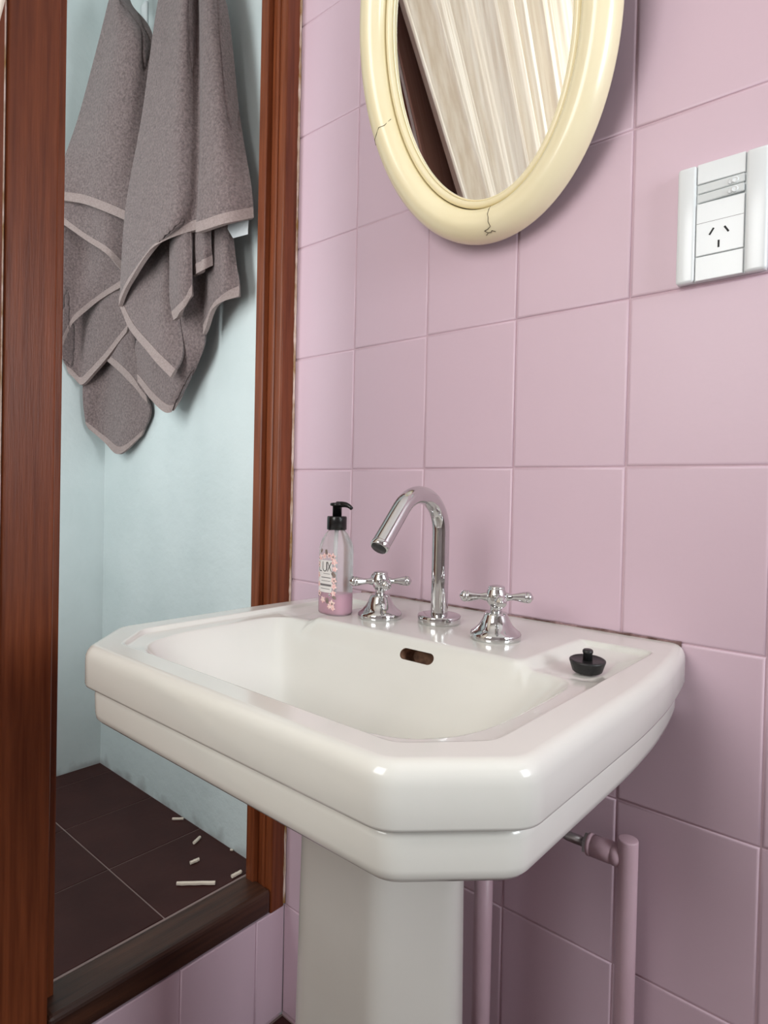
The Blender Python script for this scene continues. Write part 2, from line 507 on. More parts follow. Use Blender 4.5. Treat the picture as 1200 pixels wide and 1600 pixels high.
def edges_dist(u, y, eds):
    return [(u - px) * nx + (y - py) * ny for px, py, nx, ny in eds]

def hp(px, py, nx, ny):
    l = sqrt(nx * nx + ny * ny)
    return (px, py, nx / l, ny / l)
STEP = [hp(0.231, 0, -1, 0), hp(-0.231, 0, 1, 0), hp(0, -0.4375, 0, 1), hp(0.185, -0.4375, -1, 0.93), hp(-0.185, -0.4375, 1, 0.93), hp(0, -0.062, 0, -1)]
def smin(vals, k):
    m = min(vals)
    return m - k * math.log(sum(math.exp(-(v - m) / k) for v in vals))
BOWL = [(hp(0.207, 0, -1, 0), 1.15), (hp(-0.207, 0, 1, 0), 1.15), (hp(0, -0.4275, 0, 1), 1.5),
        (hp(0.166, -0.4275, -1, 0.95), 1.35), (hp(-0.166, -0.4275, 1, 0.95), 1.35)]
def wallf(d, slope, r):
    """depth below the lip at inside distance d"""
    if d <= -r: return 0.0
    x = d + r
    return slope * (sqrt(x * x + (1.2 * r) ** 2) - 1.2 * r)
def height(u, y):
    # shallow ledge inside the rim
    d = smin(edges_dist(u, y, STEP), 0.003)
    led = sstep(d, -0.0015, 0.0028)
    au = abs(u)
    # raised tap deck, widening a little towards the wall
    dk = min(0.150 + 0.10 * (y + 0.20) * 0.25 - au, y + 0.2015)
    deck = sstep(dk, -0.012, 0.004)
    h = -(0.0046 * led + 0.10 * min(0.024, max(0.0, d))) * (1 - deck)
    # soap dishes in the back corners
    dd = smin([au - 0.158, 0.226 - au, y + 0.190, -0.066 - y], 0.006)
    h -= 0.0034 * sstep(dd, -0.010, 0.018)
    # bowl
    back = -0.2020
    h -= 0.0030 * math.exp(-((au - 0.150) / 0.006) ** 2) * math.exp(-((y + 0.199) / 0.008) ** 2)
    hs = []
    for e, sl in BOWL:
        dist = (u - e[0]) * e[2] + (y - e[1]) * e[3]
        hs.append(wallf(dist, sl, 0.007))
    hs.append(wallf(back - y, 1.35, 0.009))
    bottom = 0.150 - 0.35 * 0.0
    rr = sqrt((u * 0.8) ** 2 + (y + 0.30) ** 2)
    hs.append(0.142 + 0.10 * max(0.0, 0.10 - rr))
    dep = smin(hs, 0.0125)
    m0 = min(hs)
    if m0 <= 0.0: dep = min(dep, 0.0)
    if dep > 0: h -= dep
    elif dep > -0.02: h -= 0.0
    return h
# soften the negative part of smin near the lip
def height2(u, y):
    return height(u, y)

v, f = [], []
rings = []
def add_ring(pts, zf):
    st = len(v)
    for p in pts:
        v.append((XC + p.x, p.y - 0.001, zf(p) if callable(zf) else zf))
    rings.append(st)
cen = Vector((0.0, -0.285))
inner = ring_out(0.0105, 0.8)
NR = 170
# outside skirt from the bottom upwards, then the top surface from the rim to the centre
prof = [(0.150, 0.640), (0.110, 0.690), (0.045, 0.716), (0.022, 0.7215), (0.014, 0.7245), (0.0105, 0.7285), (0.0095, 0.734),
        (0.0088, 0.7520), (0.0092, 0.7560), (0.0108, 0.7582), (0.0128, 0.7592), (0.0128, 0.7606), (0.0100, 0.7612), (0.0030, 0.7618), (0.0010, 0.7630), (0.0, 0.7655), (0.0, 0.7900),
        (0.0004, 0.7945), (0.0018, 0.7985), (0.0042, 0.8018), (0.0072, 0.8037)]
for ins, z in prof:
    add_ring(ring_out(ins, 1.0 - min(0.6, ins * 8)), z)
for k in range(NR):
    s = 1 - (k / NR) ** 1.0
    pts = [cen + (p - cen) * s for p in inner]
    add_ring(pts, lambda p: RIM + height2(p.x, p.y))
for a, b in zip(rings[:-1], rings[1:]):
    for k in range(NA):
        k2 = (k + 1) % NA
        f.append((a + k, b + k, b + k2, a + k2))
v.append((XC + cen.x, cen.y - 0.001, RIM + height2(cen.x, cen.y)))
ci = len(v) - 1
for k in range(NA):
    f.append((rings[-1] + k, ci, rings[-1] + (k + 1) % NA))
f.append(tuple(rings[0] + k for k in range(NA)))
basin_root = empty('washbasin', (XC, -0.24, 0.70), 'white porcelain washbasin with cut corners and stepped rim against pink tiles', 'washbasin')
bme = bpy.data.meshes.new('basin')
bme.from_pydata(v, [], f)
bme.update()
bmx = bmesh.new(); bmx.from_mesh(bme)
bmesh.ops.recalc_face_normals(bmx, faces=bmx.faces)
bmx.to_mesh(bme); bmx.free()
basin = link('basin', bme, 'porcelain', basin_root, True)
bme.materials.append(M['rust'])
# overflow slot cut through the back of the bowl
def stadium(w, h, n=10):
    pts = []
    for k in range(n + 1):
        a = -pi / 2 + pi * k / n
        pts.append((w / 2 - h / 2 + h / 2 * cos(a), h / 2 * sin(a)))
    for k in range(n + 1):
        a = pi / 2 + pi * k / n
        pts.append((-w / 2 + h / 2 + h / 2 * cos(a), h / 2 * sin(a)))
    return pts
OX, OZ = 0.303, 0.7900
st = stadium(0.046, 0.0135)
cv, cf = [], []
for yy in (-0.27, -0.185):
    for a, b in st: cv.append((OX + a, yy, OZ + b + (yy + 0.214) * -0.35))
ns = len(st)
for k in range(ns): cf.append((k, (k + 1) % ns, ns + (k + 1) % ns, ns + k))
cf.append(tuple(range(ns - 1, -1, -1))); cf.append(tuple(range(ns, 2 * ns)))
cme = bpy.data.meshes.new('cut'); cme.from_pydata(cv, [], cf); cme.update()
cme.materials.append(M['porcelain']); cme.materials.append(M['rust'])
cme.polygons.foreach_set('material_index', [1] * len(cme.polygons))
bmx = bmesh.new(); bmx.from_mesh(cme); bmesh.ops.recalc_face_normals(bmx, faces=bmx.faces); bmx.to_mesh(cme); bmx.free()
cut = bpy.data.objects.new('cut', cme); C.objects.link(cut)
md = basin.modifiers.new('cut', 'BOOLEAN'); md.operation = 'DIFFERENCE'; md.object = cut; md.solver = 'EXACT'
bpy.context.view_layer.update()
dg = bpy.context.evaluated_depsgraph_get()
newme = bpy.data.meshes.new_from_object(basin.evaluated_get(dg))
basin.modifiers.clear()
if len(newme.polygons) > 1000:
    basin.data = newme
    newme.name = 'basin'
bpy.data.objects.remove(cut)
basin.data.set_sharp_from_angle(angle=radians(60))
# grubby caulk line between basin and tiles
bm = bmesh.new()
prev = None
rc = random.Random(11)
x = XC - 0.246
while x < XC + 0.249:
    a = 0.0008 + 0.0010 * rc.random(); b = 0.0008 + 0.0012 * rc.random()
    ring = [bm.verts.new(p) for p in ((x, -0.0008, RIM - 0.004), (x, -0.0012 - b, RIM - 0.001), (x, -0.0012 - a * .8, RIM + a), (x, -0.0006, RIM + a * 1.6))]
    if prev:
        for k in range(4): bm.faces.new((prev[k], prev[(k + 1) % 4], ring[(k + 1) % 4], ring[k]))
    else: bm.faces.new(ring)
    prev = ring
    x += 0.004 + 0.006 * rc.random()
bm.faces.new(prev)
o = from_bm('caulk_bead', bm, 'caulk', basin_root)
o['label'] = 'grubby caulk line along the wall'

# pedestal
def ped_ring(z):
    t = (0.70 - z)
    k = 1.0 + 0.28 * max(0, t) * 0.55
    hw, c, yf = 0.1085 * k, 0.0555 * k, -0.2990 - 0.012 * t
    p = [(hw * 0.90, -0.212), (hw, yf + c), (hw - c, yf), (-(hw - c), yf), (-hw, yf + c), (-hw * 0.90, -0.212)]
    return [Vector(q) for q in p]
v, f, R_ = [], [], []
zs = [0.0, 0.03, 0.045, 0.06, 0.09, 0.2, 0.4, 0.55, 0.640]
for z in zs:
    pts = ped_ring(max(z, 0.06))
    if z < 0.05:
        pts = [Vector((p.x * 1.10, p.y - 0.012 if p.y < -0.23 else p.y)) for p in pts]
    pts = resample(rounded(pts, [0.01, 0.014, 0.014, 0.014, 0.014, 0.01]), 120)
    R_.append(len(v))
    for p in pts: v.append((XC + p.x, p.y, z))
for a, b in zip(R_[:-1], R_[1:]):
    for k in range(120): f.append((a + k, a + (k + 1) % 120, b + (k + 1) % 120, b + k))
f.append(tuple(R_[0] + k for k in reversed(range(120)))); f.append(tuple(R_[-1] + k for k in range(120)))
bm = bmesh.new(); me = bpy.data.meshes.new('t'); me.from_pydata(v, [], f); bm.from_mesh(me)
ped = from_bm('basin_pedestal', bm, 'pedestal', None, True)
ped.data.set_sharp_from_angle(angle=radians(40))
tag(ped, 'white faceted porcelain column standing under the washbasin', 'pedestal')

# ================================================================== TAPS
DZ = RIM
sp = empty('tap_spout', (0.2600, -0.1065, DZ), 'chrome swan-neck spout standing between the two cross handles', 'tap')
SX, SY = 0.2600, -0.1075
lathe('flange', [(0.0268, 0), (0.0272, 0.001), (0.0272, 0.0090), (0.0266, 0.0103), (0.0252, 0.0108), (0.0108, 0.0110)], 'chrome', sp, (SX, SY, DZ), n=56)
path = [(SX, SY, DZ + 0.010 + 0.1055 * k / 8) for k in range(9)]
R0 = 0.0460
cy, cz = SY - R0, DZ + 0.1155
for k in range(1, 19):
    a = radians(139) * k / 18
    path.append((SX, cy + R0 * cos(a), cz + R0 * sin(a)))
dy, dz = -sin(radians(139)), cos(radians(139))
for k in range(1, 5):
    path.append((SX, cy + R0 * cos(radians(139)) + dy * 0.0560 * k / 4, cz + R0 * sin(radians(139)) + dz * 0.0560 * k / 4))
rads = [0.0108] * len(path)
o = tube('neck', path, rads, 'chrome', sp, 36)
o.data.set_sharp_from_angle(angle=radians(60))
e0 = Vector(path[-1]); dv = Vector((0, dy, dz))
lathe('aerator', [(0.0108, -0.004), (0.0110, -0.003), (0.0110, 0.0020), (0.0102, 0.0032), (0.0090, 0.0032), (0.0088, 0.001)], 'chrome', sp, e0, dv, 32)
lathe('aerator_mesh', [(0.0088, -0.001), (0.0088, 0.0048)], 'chrome_dark', sp, e0, dv, 24)

def tap_handle(x, y, rot, label):
    root = empty('basin_tap', (x, y, DZ), label, 'tap', 'cross handles of the basin taps')
    o_ = (x, y, DZ)
    HS, RS = 1.12, 1.04
    def lathe(name, prof, m, parent, o, ax=(0, 0, 1), n=40, vert=True):
        pr = [(r * RS, h * (HS if vert else 1.08)) for r, h in prof]
        return globals()['lathe'](name, pr, m, parent, o, ax, n)
    lathe('escutcheon', [(0.0272, 0), (0.0276, 0.001), (0.0276, 0.0055), (0.0266, 0.0072), (0.0225, 0.0100), (0.0180, 0.0142), (0.0148, 0.0195), (0.0128, 0.0245),
                         (0.0115, 0.0268), (0.0080, 0.0275)], 'chrome', root, o_, n=56)
    lathe('stem', [(0.0068, 0.0270), (0.0062, 0.0285), (0.0062, 0.0320), (0.0075, 0.0335), (0.0080, 0.0345)], 'chrome', root, o_, n=32)
    lathe('hub', [(0.0075, 0.0335), (0.0098, 0.0365), (0.0112, 0.0405), (0.0112, 0.0435), (0.0104, 0.0475), (0.0092, 0.0500), (0.0090, 0.0515)], 'chrome', root, o_, n=40)
    cp = lathe('cap', [(0.0090, 0.0512), (0.0092, 0.0520), (0.0085, 0.0532), (0.0050, 0.0542), (0.0010, 0.0545)], 'chrome', root, o_, n=32)
    for k in range(4):
        a = rot + k * pi / 2
        d = Vector((cos(a), sin(a), 0.0))
        o2 = Vector(o_) + Vector((0, 0, 0.0425 * HS))
        am = lathe('arm', [(0.0052, 0.008), (0.0046, 0.012), (0.0036, 0.0150), (0.0034, 0.0170), (0.0040, 0.0205), (0.0052, 0.0255), (0.0060, 0.0290), (0.0061, 0.0310)],
                   'chrome', root, o2, d, 28, False)
        lathe('tip', [(0.0061, 0.0308), (0.0064, 0.0325), (0.0060, 0.0350), (0.0046, 0.0366), (0.0024, 0.0374), (0.0022, 0.0380), (0.0008, 0.0386)], 'chrome', am, o2, d, 28, False)
    return root
tap_handle(0.1875, -0.1385, radians(-38), 'chrome cross handle beside the soap bottle')
tap_handle(0.3555, -0.1310, radians(-52), 'chrome cross handle on the plug side of the spout')

# ================================================================== SOAP BOTTLE
BX, BY, BZ = 0.1285, -0.1620, DZ - 0.0002
bot = empty('soap_bottle', (BX, BY, BZ), 'clear pump bottle with a little pink soap and a flowered label', 'soap bottle')
def sup(a, w, d, e=3.0):
    c, s = cos(a), sin(a)
    return (w * (abs(c) ** (2 / e)) * (1 if c >= 0 else -1), d * (abs(s) ** (2 / e)) * (1 if s >= 0 else -1))
def bottle_shell(name, prof, m, e=3.0, n=64):
    v, f = [], []
    for (w, d, z, ee) in prof:
        for k in range(n):
            a = 2 * pi * k / n
            x_, y_ = sup(a, w, d, ee)
            v.append((BX + x_, BY + y_, BZ + z))
    for i in range(len(prof) - 1):
        for k in range(n):
            k2 = (k + 1) % n
            f.append((i * n + k, i * n + k2, (i + 1) * n + k2, (i + 1) * n + k))
    f.append(tuple(range(n - 1, -1, -1))); f.append(tuple(range((len(prof) - 1) * n, len(prof) * n)))
    return pyd(name, v, f, m, bot, True)
W_, D_ = 0.0232, 0.0172
body = bottle_shell('body', [(W_ - .003, D_ - .003, 0, 3), (W_ - .001, D_ - .001, 0.0008, 3), (W_, D_, 0.003, 3), (W_, D_, 0.086, 3), (W_ - .0006, D_ - .0004, 0.092, 2.9), (W_ - .003, D_ - .0018, 0.099, 2.7),
                             (W_ - .0075, D_ - .0045, 0.1065, 2.4), (0.0118, 0.0105, 0.1115, 2.1), (0.0105, 0.0105, 0.1125, 2), (0.0105, 0.0105, 0.116, 2)], 'bottle')
bottle_shell('liquid_soap', [(W_ - .004, D_ - .004, 0.0015, 3), (W_ - .0014, D_ - .0014, 0.004, 3), (W_ - .0014, D_ - .0014, 0.0285, 3), (W_ - .003, D_ - .003, 0.0288, 3)], 'liquid')
lathe('collar', [(0.0125, 0.1125), (0.0132, 0.1130), (0.0132, 0.1290), (0.0126, 0.1305), (0.0075, 0.1308)], 'black_plastic', bot, (BX, BY, BZ), n=40)
ph = lathe('pump_head', [(0.0062, 0.1300), (0.0062, 0.1440), (0.0090, 0.1445), (0.0098, 0.1460), (0.0092, 0.1480), (0.0050, 0.1488)], 'black_plastic', bot, (BX, BY, BZ), n=36)
nd = Vector((0.92, 0.10, 0)).normalized()
pth = [Vector((BX, BY, BZ + 0.1462)) + nd * t + Vector((0, 0, h)) for t, h in ((0.0, 0.0), (0.008, 0.0004), (0.014, 0.0002), (0.019, -0.0012), (0.0225, -0.0032), (0.0245, -0.0050))]
tube('nozzle', pth, [0.0042, 0.0040, 0.0036, 0.0030, 0.0026, 0.0023], 'black_plastic', ph, 20)
tube('dip_tube', [(BX, BY, BZ + 0.004), (BX + .001, BY, BZ + 0.06), (BX, BY, BZ + 0.113)], 0.0022, 'white_insert', bot, 12)
# label: wraps the front of the bottle
def surf(s, z, off):
    """s = signed arc length across the front (0 = middle of the front face), z above the base"""
    # walk round the superellipse from a = -pi/2
    n = 400
    a = -pi / 2
    stp = 1 if s >= 0 else -1
    acc, px, py = 0.0, *sup(a, W_, D_)
    da = 2 * pi / 1400
    while acc < abs(s):
        a += stp * da
        qx, qy = sup(a, W_, D_)
        acc += sqrt((qx - px) ** 2 + (qy - py) ** 2)
        px, py = qx, qy
    qx, qy = sup(a + 0.002, W_, D_); rx, ry = sup(a - 0.002, W_, D_)
    t = Vector((qx - rx, qy - ry)).normalized()
    nn = Vector((t.y, -t.x))
    return Vector((BX + px + nn.x * off, BY + py + nn.y * off, BZ + z))
_sc = {}
def surf_c(s, z, off):
    k = (round(s, 4), off)
    if k not in _sc: _sc[k] = surf(round(s, 4), 0, off)
    p = _sc[k]
    return Vector((p.x, p.y, BZ + z))
def patch(name, s0, s1, z0, z1, off, m, parent, shear=0.0):
    n = max(2, int(abs(s1 - s0) / 0.0012))
    v, f = [], []
    for o_ in (off, off - 0.00012):
        for k in range(n + 1):
            s = s0 + (s1 - s0) * k / n
            v.append(surf_c(s, z0, o_)); v.append(surf_c(s, z1, o_))
    N = 2 * (n + 1)
    for k in range(n):
        a = 2 * k
        f.append((a, a + 2, a + 3, a + 1)); f.append((N + a + 1, N + a + 3, N + a + 2, N + a))
    for k in range(n):
        a = 2 * k
        f.append((a, N + a, N + a + 2, a + 2)); f.append((a + 1, a + 3, N + a + 3, N + a + 1))
    f.append((0, 1, N + 1, N)); f.append((N - 2, 2 * N - 2, 2 * N - 1, N - 1))
    return pyd(name, v, f, m, parent)
lab = patch('label', -0.019, 0.0095, 0.030, 0.0725, 0.00022, 'label', bot)
def blob(name, s, z, r, m, seed, off=0.0005, lobes=5):
    rr = random.Random(seed)
    n = 20
    v = [surf_c(s, z, off + 0.0001)]
    ph0 = rr.random() * 6
    for k in range(n):
        a = 2 * pi * k / n
        q = r * (0.78 + 0.22 * cos(lobes * a + ph0))
        v.append(surf_c(s + q * cos(a), z + q * sin(a), off))
    f = [(0, 1 + k, 1 + (k + 1) % n) for k in range(n)]
    return pyd(name, v, f, m, lab, True)
rb = random.Random(21)
for k, (s, z, r) in enumerate([(0.0105, 0.078, .0052), (0.013, 0.071, .005), (0.0138, 0.062, .0042), (0.0125, 0.047, .0048), (0.0128, 0.039, .0046), (0.0122, 0.030, .0044), (0.010, 0.0165, .0056),
                               (0.006, 0.0125, .0042), (0.012, 0.0105, .0038), (0.004, 0.0795, .004), (-0.004, 0.078, .0045), (-0.012, 0.076, .005), (-0.016, 0.066, .0048), (-0.017, 0.052, .005), (-0.016, 0.04, .0046), (-0.014, 0.028, .005), (-0.006, 0.02, .005)]):
    blob('printed_flower', s, z, r, 'flower', k)
    blob('printed_flower_heart', s + .0006, z - .0004, r * 0.34, 'leaf' if k % 3 == 0 else 'flower', 50 + k, 0.0007, 3)
for k, (s, z, r) in enumerate([(0.0120, 0.0545, .0042), (-0.001, 0.0835, .0035), (0.0135, 0.0245, .0032), (0.002, 0.0195, .0042), (-0.010, 0.0845, .003)]):
    blob('printed_leaf', s, z, r, 'leaf', 80 + k, 0.0004, 2)
for s0, s1, z0, z1, m in ((-0.010, 0.0075, 0.0492, 0.0502, 'ink_grey'), (-0.010, 0.0070, 0.0450, 0.0456, 'ink_grey'), (-0.012, 0.0085, 0.0385, 0.0412, 'ink_grey'), (-0.011, 0.006, 0.0345, 0.0352, 'ink_grey'), (-0.006, 0.006, 0.0545, 0.0551, 'ink_grey')):
    patch('printed_line', s0, s1, z0, z1, 0.0004, m, lab)
blob('printed_badge', 0.0065, 0.0275, 0.0028, 'label', 99, 0.0009, 0)
blob('printed_heart', 0.0065, 0.0272, 0.0012, 'ink', 98, 0.0012, 3)
def stroke_letter(pts, w, name='printed_letter'):
    """flat stroke of a letter laid on the label"""
    v, f = [], []
    for i in range(len(pts) - 1):
        (s0, z0), (s1, z1) = pts[i], pts[i + 1]
        d = Vector((s1 - s0, z1 - z0)).normalized(); nn = Vector((-d.y, d.x)) * w / 2
        for t in range(5):
            s = s0 + (s1 - s0) * t / 4; z = z0 + (z1 - z0) * t / 4
            v.append(surf_c(s + nn.x, z + nn.y, 0.00045)); v.append(surf_c(s - nn.x, z - nn.y, 0.00045))
        b0 = len(v) - 10
        for t in range(4): f.append((b0 + 2 * t, b0 + 2 * t + 1, b0 + 2 * t + 3, b0 + 2 * t + 2))
    return v, f
def letter(strokes, w):
    V, F = [], []
    for s in strokes:
        v, f = stroke_letter(s, w)
        F += [tuple(i + len(V) for i in q) for q in f]; V += v
    pyd('printed_letter', V, F, 'ink', lab)
zb, zt = 0.0580, 0.0705
letter([[(-0.0145, zt), (-0.0145, zb), (-0.0090, zb)]], 0.0011)
letter([[(-0.0070, zt), (-0.0070, zb + .0035), (-0.0055, zb + .0006), (-0.0030, zb), (-0.0008, zb + .0010), (0.0002, zb + .0035), (0.0002, zt)]], 0.0011)
letter([[(0.0015, zt), (0.0085, zb)], [(0.0083, zt), (0.0013, zb)]], 0.0011)

# ================================================================== DRAIN PLUG
pl = empty('drain_plug', (0.4735, -0.1560, DZ - 0.008), 'black rubber drain plug lying in the basin dish', 'plug')
PO = (0.4735, -0.1560, DZ - 0.0079)
tilt = Vector((0.03, -0.05, 1))
lathe('plug_body', [(0.0135, 0), (0.0142, 0.0006), (0.0172, 0.0100), (0.0172, 0.0112), (0.0160, 0.0120), (0.0148, 0.0112), (0.0050, 0.0110)], 'rubber', pl, PO, tilt, 40)
lathe('plug_knob', [(0.0046, 0.0105), (0.0044, 0.0175), (0.0050, 0.0185), (0.0050, 0.0205), (0.0042, 0.0215), (0.0010, 0.0217)], 'rubber', pl, PO, tilt, 28)

# ================================================================== PIPES
PW = -0.036
wp = empty('supply_pipe', (0.4770, PW, 0), 'pink painted pipe with capped top and side outlet below the basin', 'pipe')
lathe('pipe_run', [(0.0112, 0.0), (0.0112, 0.5800), (0.0108, 0.5815), (0.0095, 0.5820)], 'pipe', wp, (0.4770, PW, 0), n=32)
ty = Vector((-1, 0, -0.02))
to = Vector((0.4770, PW, 0.5595))
lathe('outlet_socket', [(0.0100, 0.006), (0.0128, 0.0105), (0.0128, 0.0150), (0.0118, 0.0160), (0.0118, 0.0170), (0.0125, 0.0180), (0.0125, 0.0390), (0.0117, 0.0395), (0.0117, 0.0405),
                        (0.0128, 0.0415), (0.0128, 0.0450), (0.0090, 0.0460)], 'pipe', wp, to, ty, 32)
nut = lathe('nut', [(0.0100, 0.0440), (0.0122, 0.0450), (0.0122, 0.0490), (0.0070, 0.0500)], 'steel', wp, to, ty, 6, False)
tube('hose', [to + ty * t + Vector((0, dy2, dz2)) for t, dy2, dz2 in ((0.048, 0, 0), (0.07, -0.001, 0.001), (0.10, -0.004, 0.012), (0.120, -0.008, 0.040), (0.128, -0.010, 0.065), (0.130, -0.012, 0.079))], 0.0058, 'steel', wp, 20)
w2 = empty('waste_pipe', (0.291, PW, 0), 'pink painted pipe rising beside the pedestal', 'pipe')
lathe('pipe_run', [(0.0122, 0.0), (0.0122, 0.600)], 'pipe', w2, (0.2915, PW, 0), n=32)
lathe('pipe_joint', [(0.0122, 0.596), (0.0150, 0.598), (0.0150, 0.636), (0.0100, 0.638)], 'pipe', w2, (0.2915, PW, 0), n=32)

# ================================================================== OUTLET
so = empty('power_outlet', (0.547, 0, 1.206), 'white wall outlet with two push buttons and a three-slot socket', 'outlet')
SX0, SX1, SZ0, SZ1 = 0.5035, 0.5915, 1.2065, 1.3345
F = -0.0010
box('back_plate', SX0 + .001, SX1 - .001, -0.0075, -0.0008, SZ0 + .0005, SZ1 - .0005, 'white_insert', so, 0.001)
box('side_cover', SX0, 0.5228, -0.0118, -0.0012, SZ0, SZ1, 'white_plastic', so, 0.0035, 4, True)
box('side_cover', 0.5705, SX1, -0.0118, -0.0012, SZ0, SZ1, 'white_plastic', so, 0.0035, 4, True)
def mod(name, z0, z1, m='white_insert', y=-0.0105, b=0.0008): return box(name, 0.5234, 0.5699, y, -0.003, z0, z1, m, so, b, 2)
mod('blank_insert', 1.3125, SZ1 - .0004, 'white_plastic')
mod('blank_insert', SZ0 + .0004, 1.2330, 'white_plastic')
def button(z0, z1, tip):
    # rocker tilted about its long axis: proud on one side
    v = []
    x0, x1 = 0.5240, 0.5694
    for yb in (0,):
        pass
    pts = [(x0, -0.0100, z0), (x1, -0.0108 - tip, z0 + .0006), (x1, -0.0108 - tip, z1), (x0, -0.0100, z1)]
    v = [p for p in pts] + [(p[0], -0.003, p[2]) for p in pts]
    o = pyd('push_button', v, [(0, 1, 2, 3), (7, 6, 5, 4), (0, 4, 5, 1), (1, 5, 6, 2), (2, 6, 7, 3), (3, 7, 4, 0)], 'white_insert', so)
    bm = bmesh.new(); bm.from_mesh(o.data); bmesh.ops.recalc_face_normals(bm, faces=bm.faces)
    bmesh.ops.bevel(bm, geom=list(bm.edges), offset=0.0006, segments=2, affect='EDGES'); bm.to_mesh(o.data); bm.free()
    zc = (z0 + z1) / 2
    lathe('light_window', [(0.0030, 0), (0.0034, 0.0004), (0.0032, 0.0010), (0.0022, 0.0013), (0.0020, 0.0010), (0.0004, 0.0010)], 'white_plastic', o, (0.5605, -0.0106 - tip * .8, zc), (0.1, -1, 0), 20)
    lathe('light_window', [(0.0026, 0), (0.0028, 0.0004), (0.0020, 0.0009), (0.0004, 0.0010)], 'white_plastic', o, (0.5560, -0.0104 - tip * .7, zc - .0008), (0.1, -1, 0), 20)
button(1.3020, 1.3115, 0.0004)
button(1.2920, 1.3012, 0.0016)
sk = mod('socket', 1.2338, 1.2910, 'white_plastic')
box('socket_line', 0.5238, 0.5695, -0.01062, -0.0100, 1.2690, 1.2694, 'ink_grey', sk)
def slot(x, z, ang, l=0.0078, w=0.0019):
    c, s = cos(ang), sin(ang)
    v = []
    for y in (-0.01072, -0.0095):
        for a, b in ((-w, -l), (w, -l), (w, l), (-w, l)):
            a /= 2; b /= 2
            v.append((x + a * c - b * s, y, z + a * s + b * c))
    pyd('pin_slot', v, [(0, 1, 2, 3), (7, 6, 5, 4), (0, 4, 5, 1), (1, 5, 6, 2), (2, 6, 7, 3), (3, 7, 4, 0)], 'slot', sk)
slot(0.5390, 1.2580, radians(-32))
slot(0.5535, 1.2572, radians(32))
slot(0.5462, 1.2432, 0)

# ================================================================== MIRROR
DEL = radians(13.0)
YAW = radians(0.0)
MC = Vector((0.2770, -0.0225, 1.3105))
mu = Vector((1, 0, 0)); mv = Vector((0, -sin(DEL), cos(DEL))); mn = Vector((0, -cos(DEL), -sin(DEL)))
if YAW:
    rq = Matrix.Rotation(YAW, 3, 'Z')
    mu, mv, mn = rq @ mu, rq @ mv, rq @ mn
MCEN = MC + mv * 0.2560
mi = empty('oval_mirror', MC, 'oval mirror in a cracked cream frame leaning from the pink wall', 'mirror')
def ell_sweep(name, prof, a0, b0, m, parent, n=180):
    """prof: (offset outwards from the ellipse a0,b0; height along the mirror normal), closed loop"""
    v, f = [], []
    N = len(prof)
    for k in range(n):
        t = 2 * pi * k / n
        px, py = a0 * cos(t), b0 * sin(t)
        nx, ny = b0 * cos(t), a0 * sin(t)
        l = sqrt(nx * nx + ny * ny); nx /= l; ny /= l
        for (w, h) in prof:
            v.append(MCEN + mu * (px + nx * w) + mv * (py + ny * w) + mn * h)
    for k in range(n):
        k2 = (k + 1) % n
        for i in range(N):
            j = (i + 1) % N
            f.append((k * N + i, k * N + j, k2 * N + j, k2 * N + i))
    me = bpy.data.meshes.new('t'); me.from_pydata([tuple(q) for q in v], [], f)
    bm = bmesh.new(); bm.from_mesh(me)
    o = from_bm(name, bm, m, parent, True)
    o.data.set_sharp_from_angle(angle=radians(45))
    return o
A0, B0 = 0.1300, 0.2040
pr = [(0.0120, -0.006), (0.0540, -0.006), (0.0552, -0.002)]
for k in range(0, 13):
    a = pi * k / 12
    pr.append((0.0335 + 0.0218 * cos(a), 0.000 + 0.0210 * sin(a) + (0.0055 if k > 6 else 0.0055 * k / 6)))
pr.append((0.0117, 0.001))
ell_sweep('frame', pr, A0, B0, 'cream', mi)
pr2 = [(0.0015, -0.004), (0.0106, -0.004)]
for k in range(0, 9):
    a = pi * k / 8
    pr2.append((0.0060 + 0.0046 * cos(a), 0.0045 + 0.0040 * sin(a)))
ell_sweep('inner_bead', pr2, A0, B0, 'cream', mi)
ell_sweep('inner_lip', [(-0.0015, -0.003), (0.0010, -0.003), (0.0012, 0.0015), (0.0002, 0.0025), (-0.0012, 0.0020)], A0, B0, 'cream', mi)
v = [MCEN + mn * -0.0008]; f = []
for k in range(120):
    t = 2 * pi * k / 120
    v.append(MCEN + mu * (A0 + .002) * cos(t) + mv * (B0 + .002) * sin(t) + mn * -0.0008)
nv = len(v)
v += [p - mn * 0.003 for p in v]
for k in range(120):
    k2 = (k + 1) % 120
    f.append((0, 1 + k, 1 + k2)); f.append((nv, nv + 1 + k2, nv + 1 + k)); f.append((1 + k, nv + 1 + k, nv + 1 + k2, 1 + k2))
gl = pyd('glass', v, f, 'mirror', mi)
v = []; f = []
for h in (-0.0045, -0.0075):
    for k in range(120):
        t = 2 * pi * k / 120
        v.append(MCEN + mu * (A0 + .045) * cos(t) + mv * (B0 + .045) * sin(t) + mn * h)
f = [tuple(range(119, -1, -1)), tuple(range(120, 240))] + [(k, (k + 1) % 120, 120 + (k + 1) % 120, 120 + k) for k in range(120)]
pyd('back_board', v, f, 'dark', mi)
# hanging wire from the top of the frame back to a nail in the wall
top = MCEN + mv * (B0 + 0.035) - mn * 0.008
tube('hanging_wire', [top + mu * -0.06 - mv * 0.02, Vector((0.277, -0.004, top.z + 0.06)), top + mu * 0.06 - mv * 0.02], 0.0012, 'steel', mi, 10)
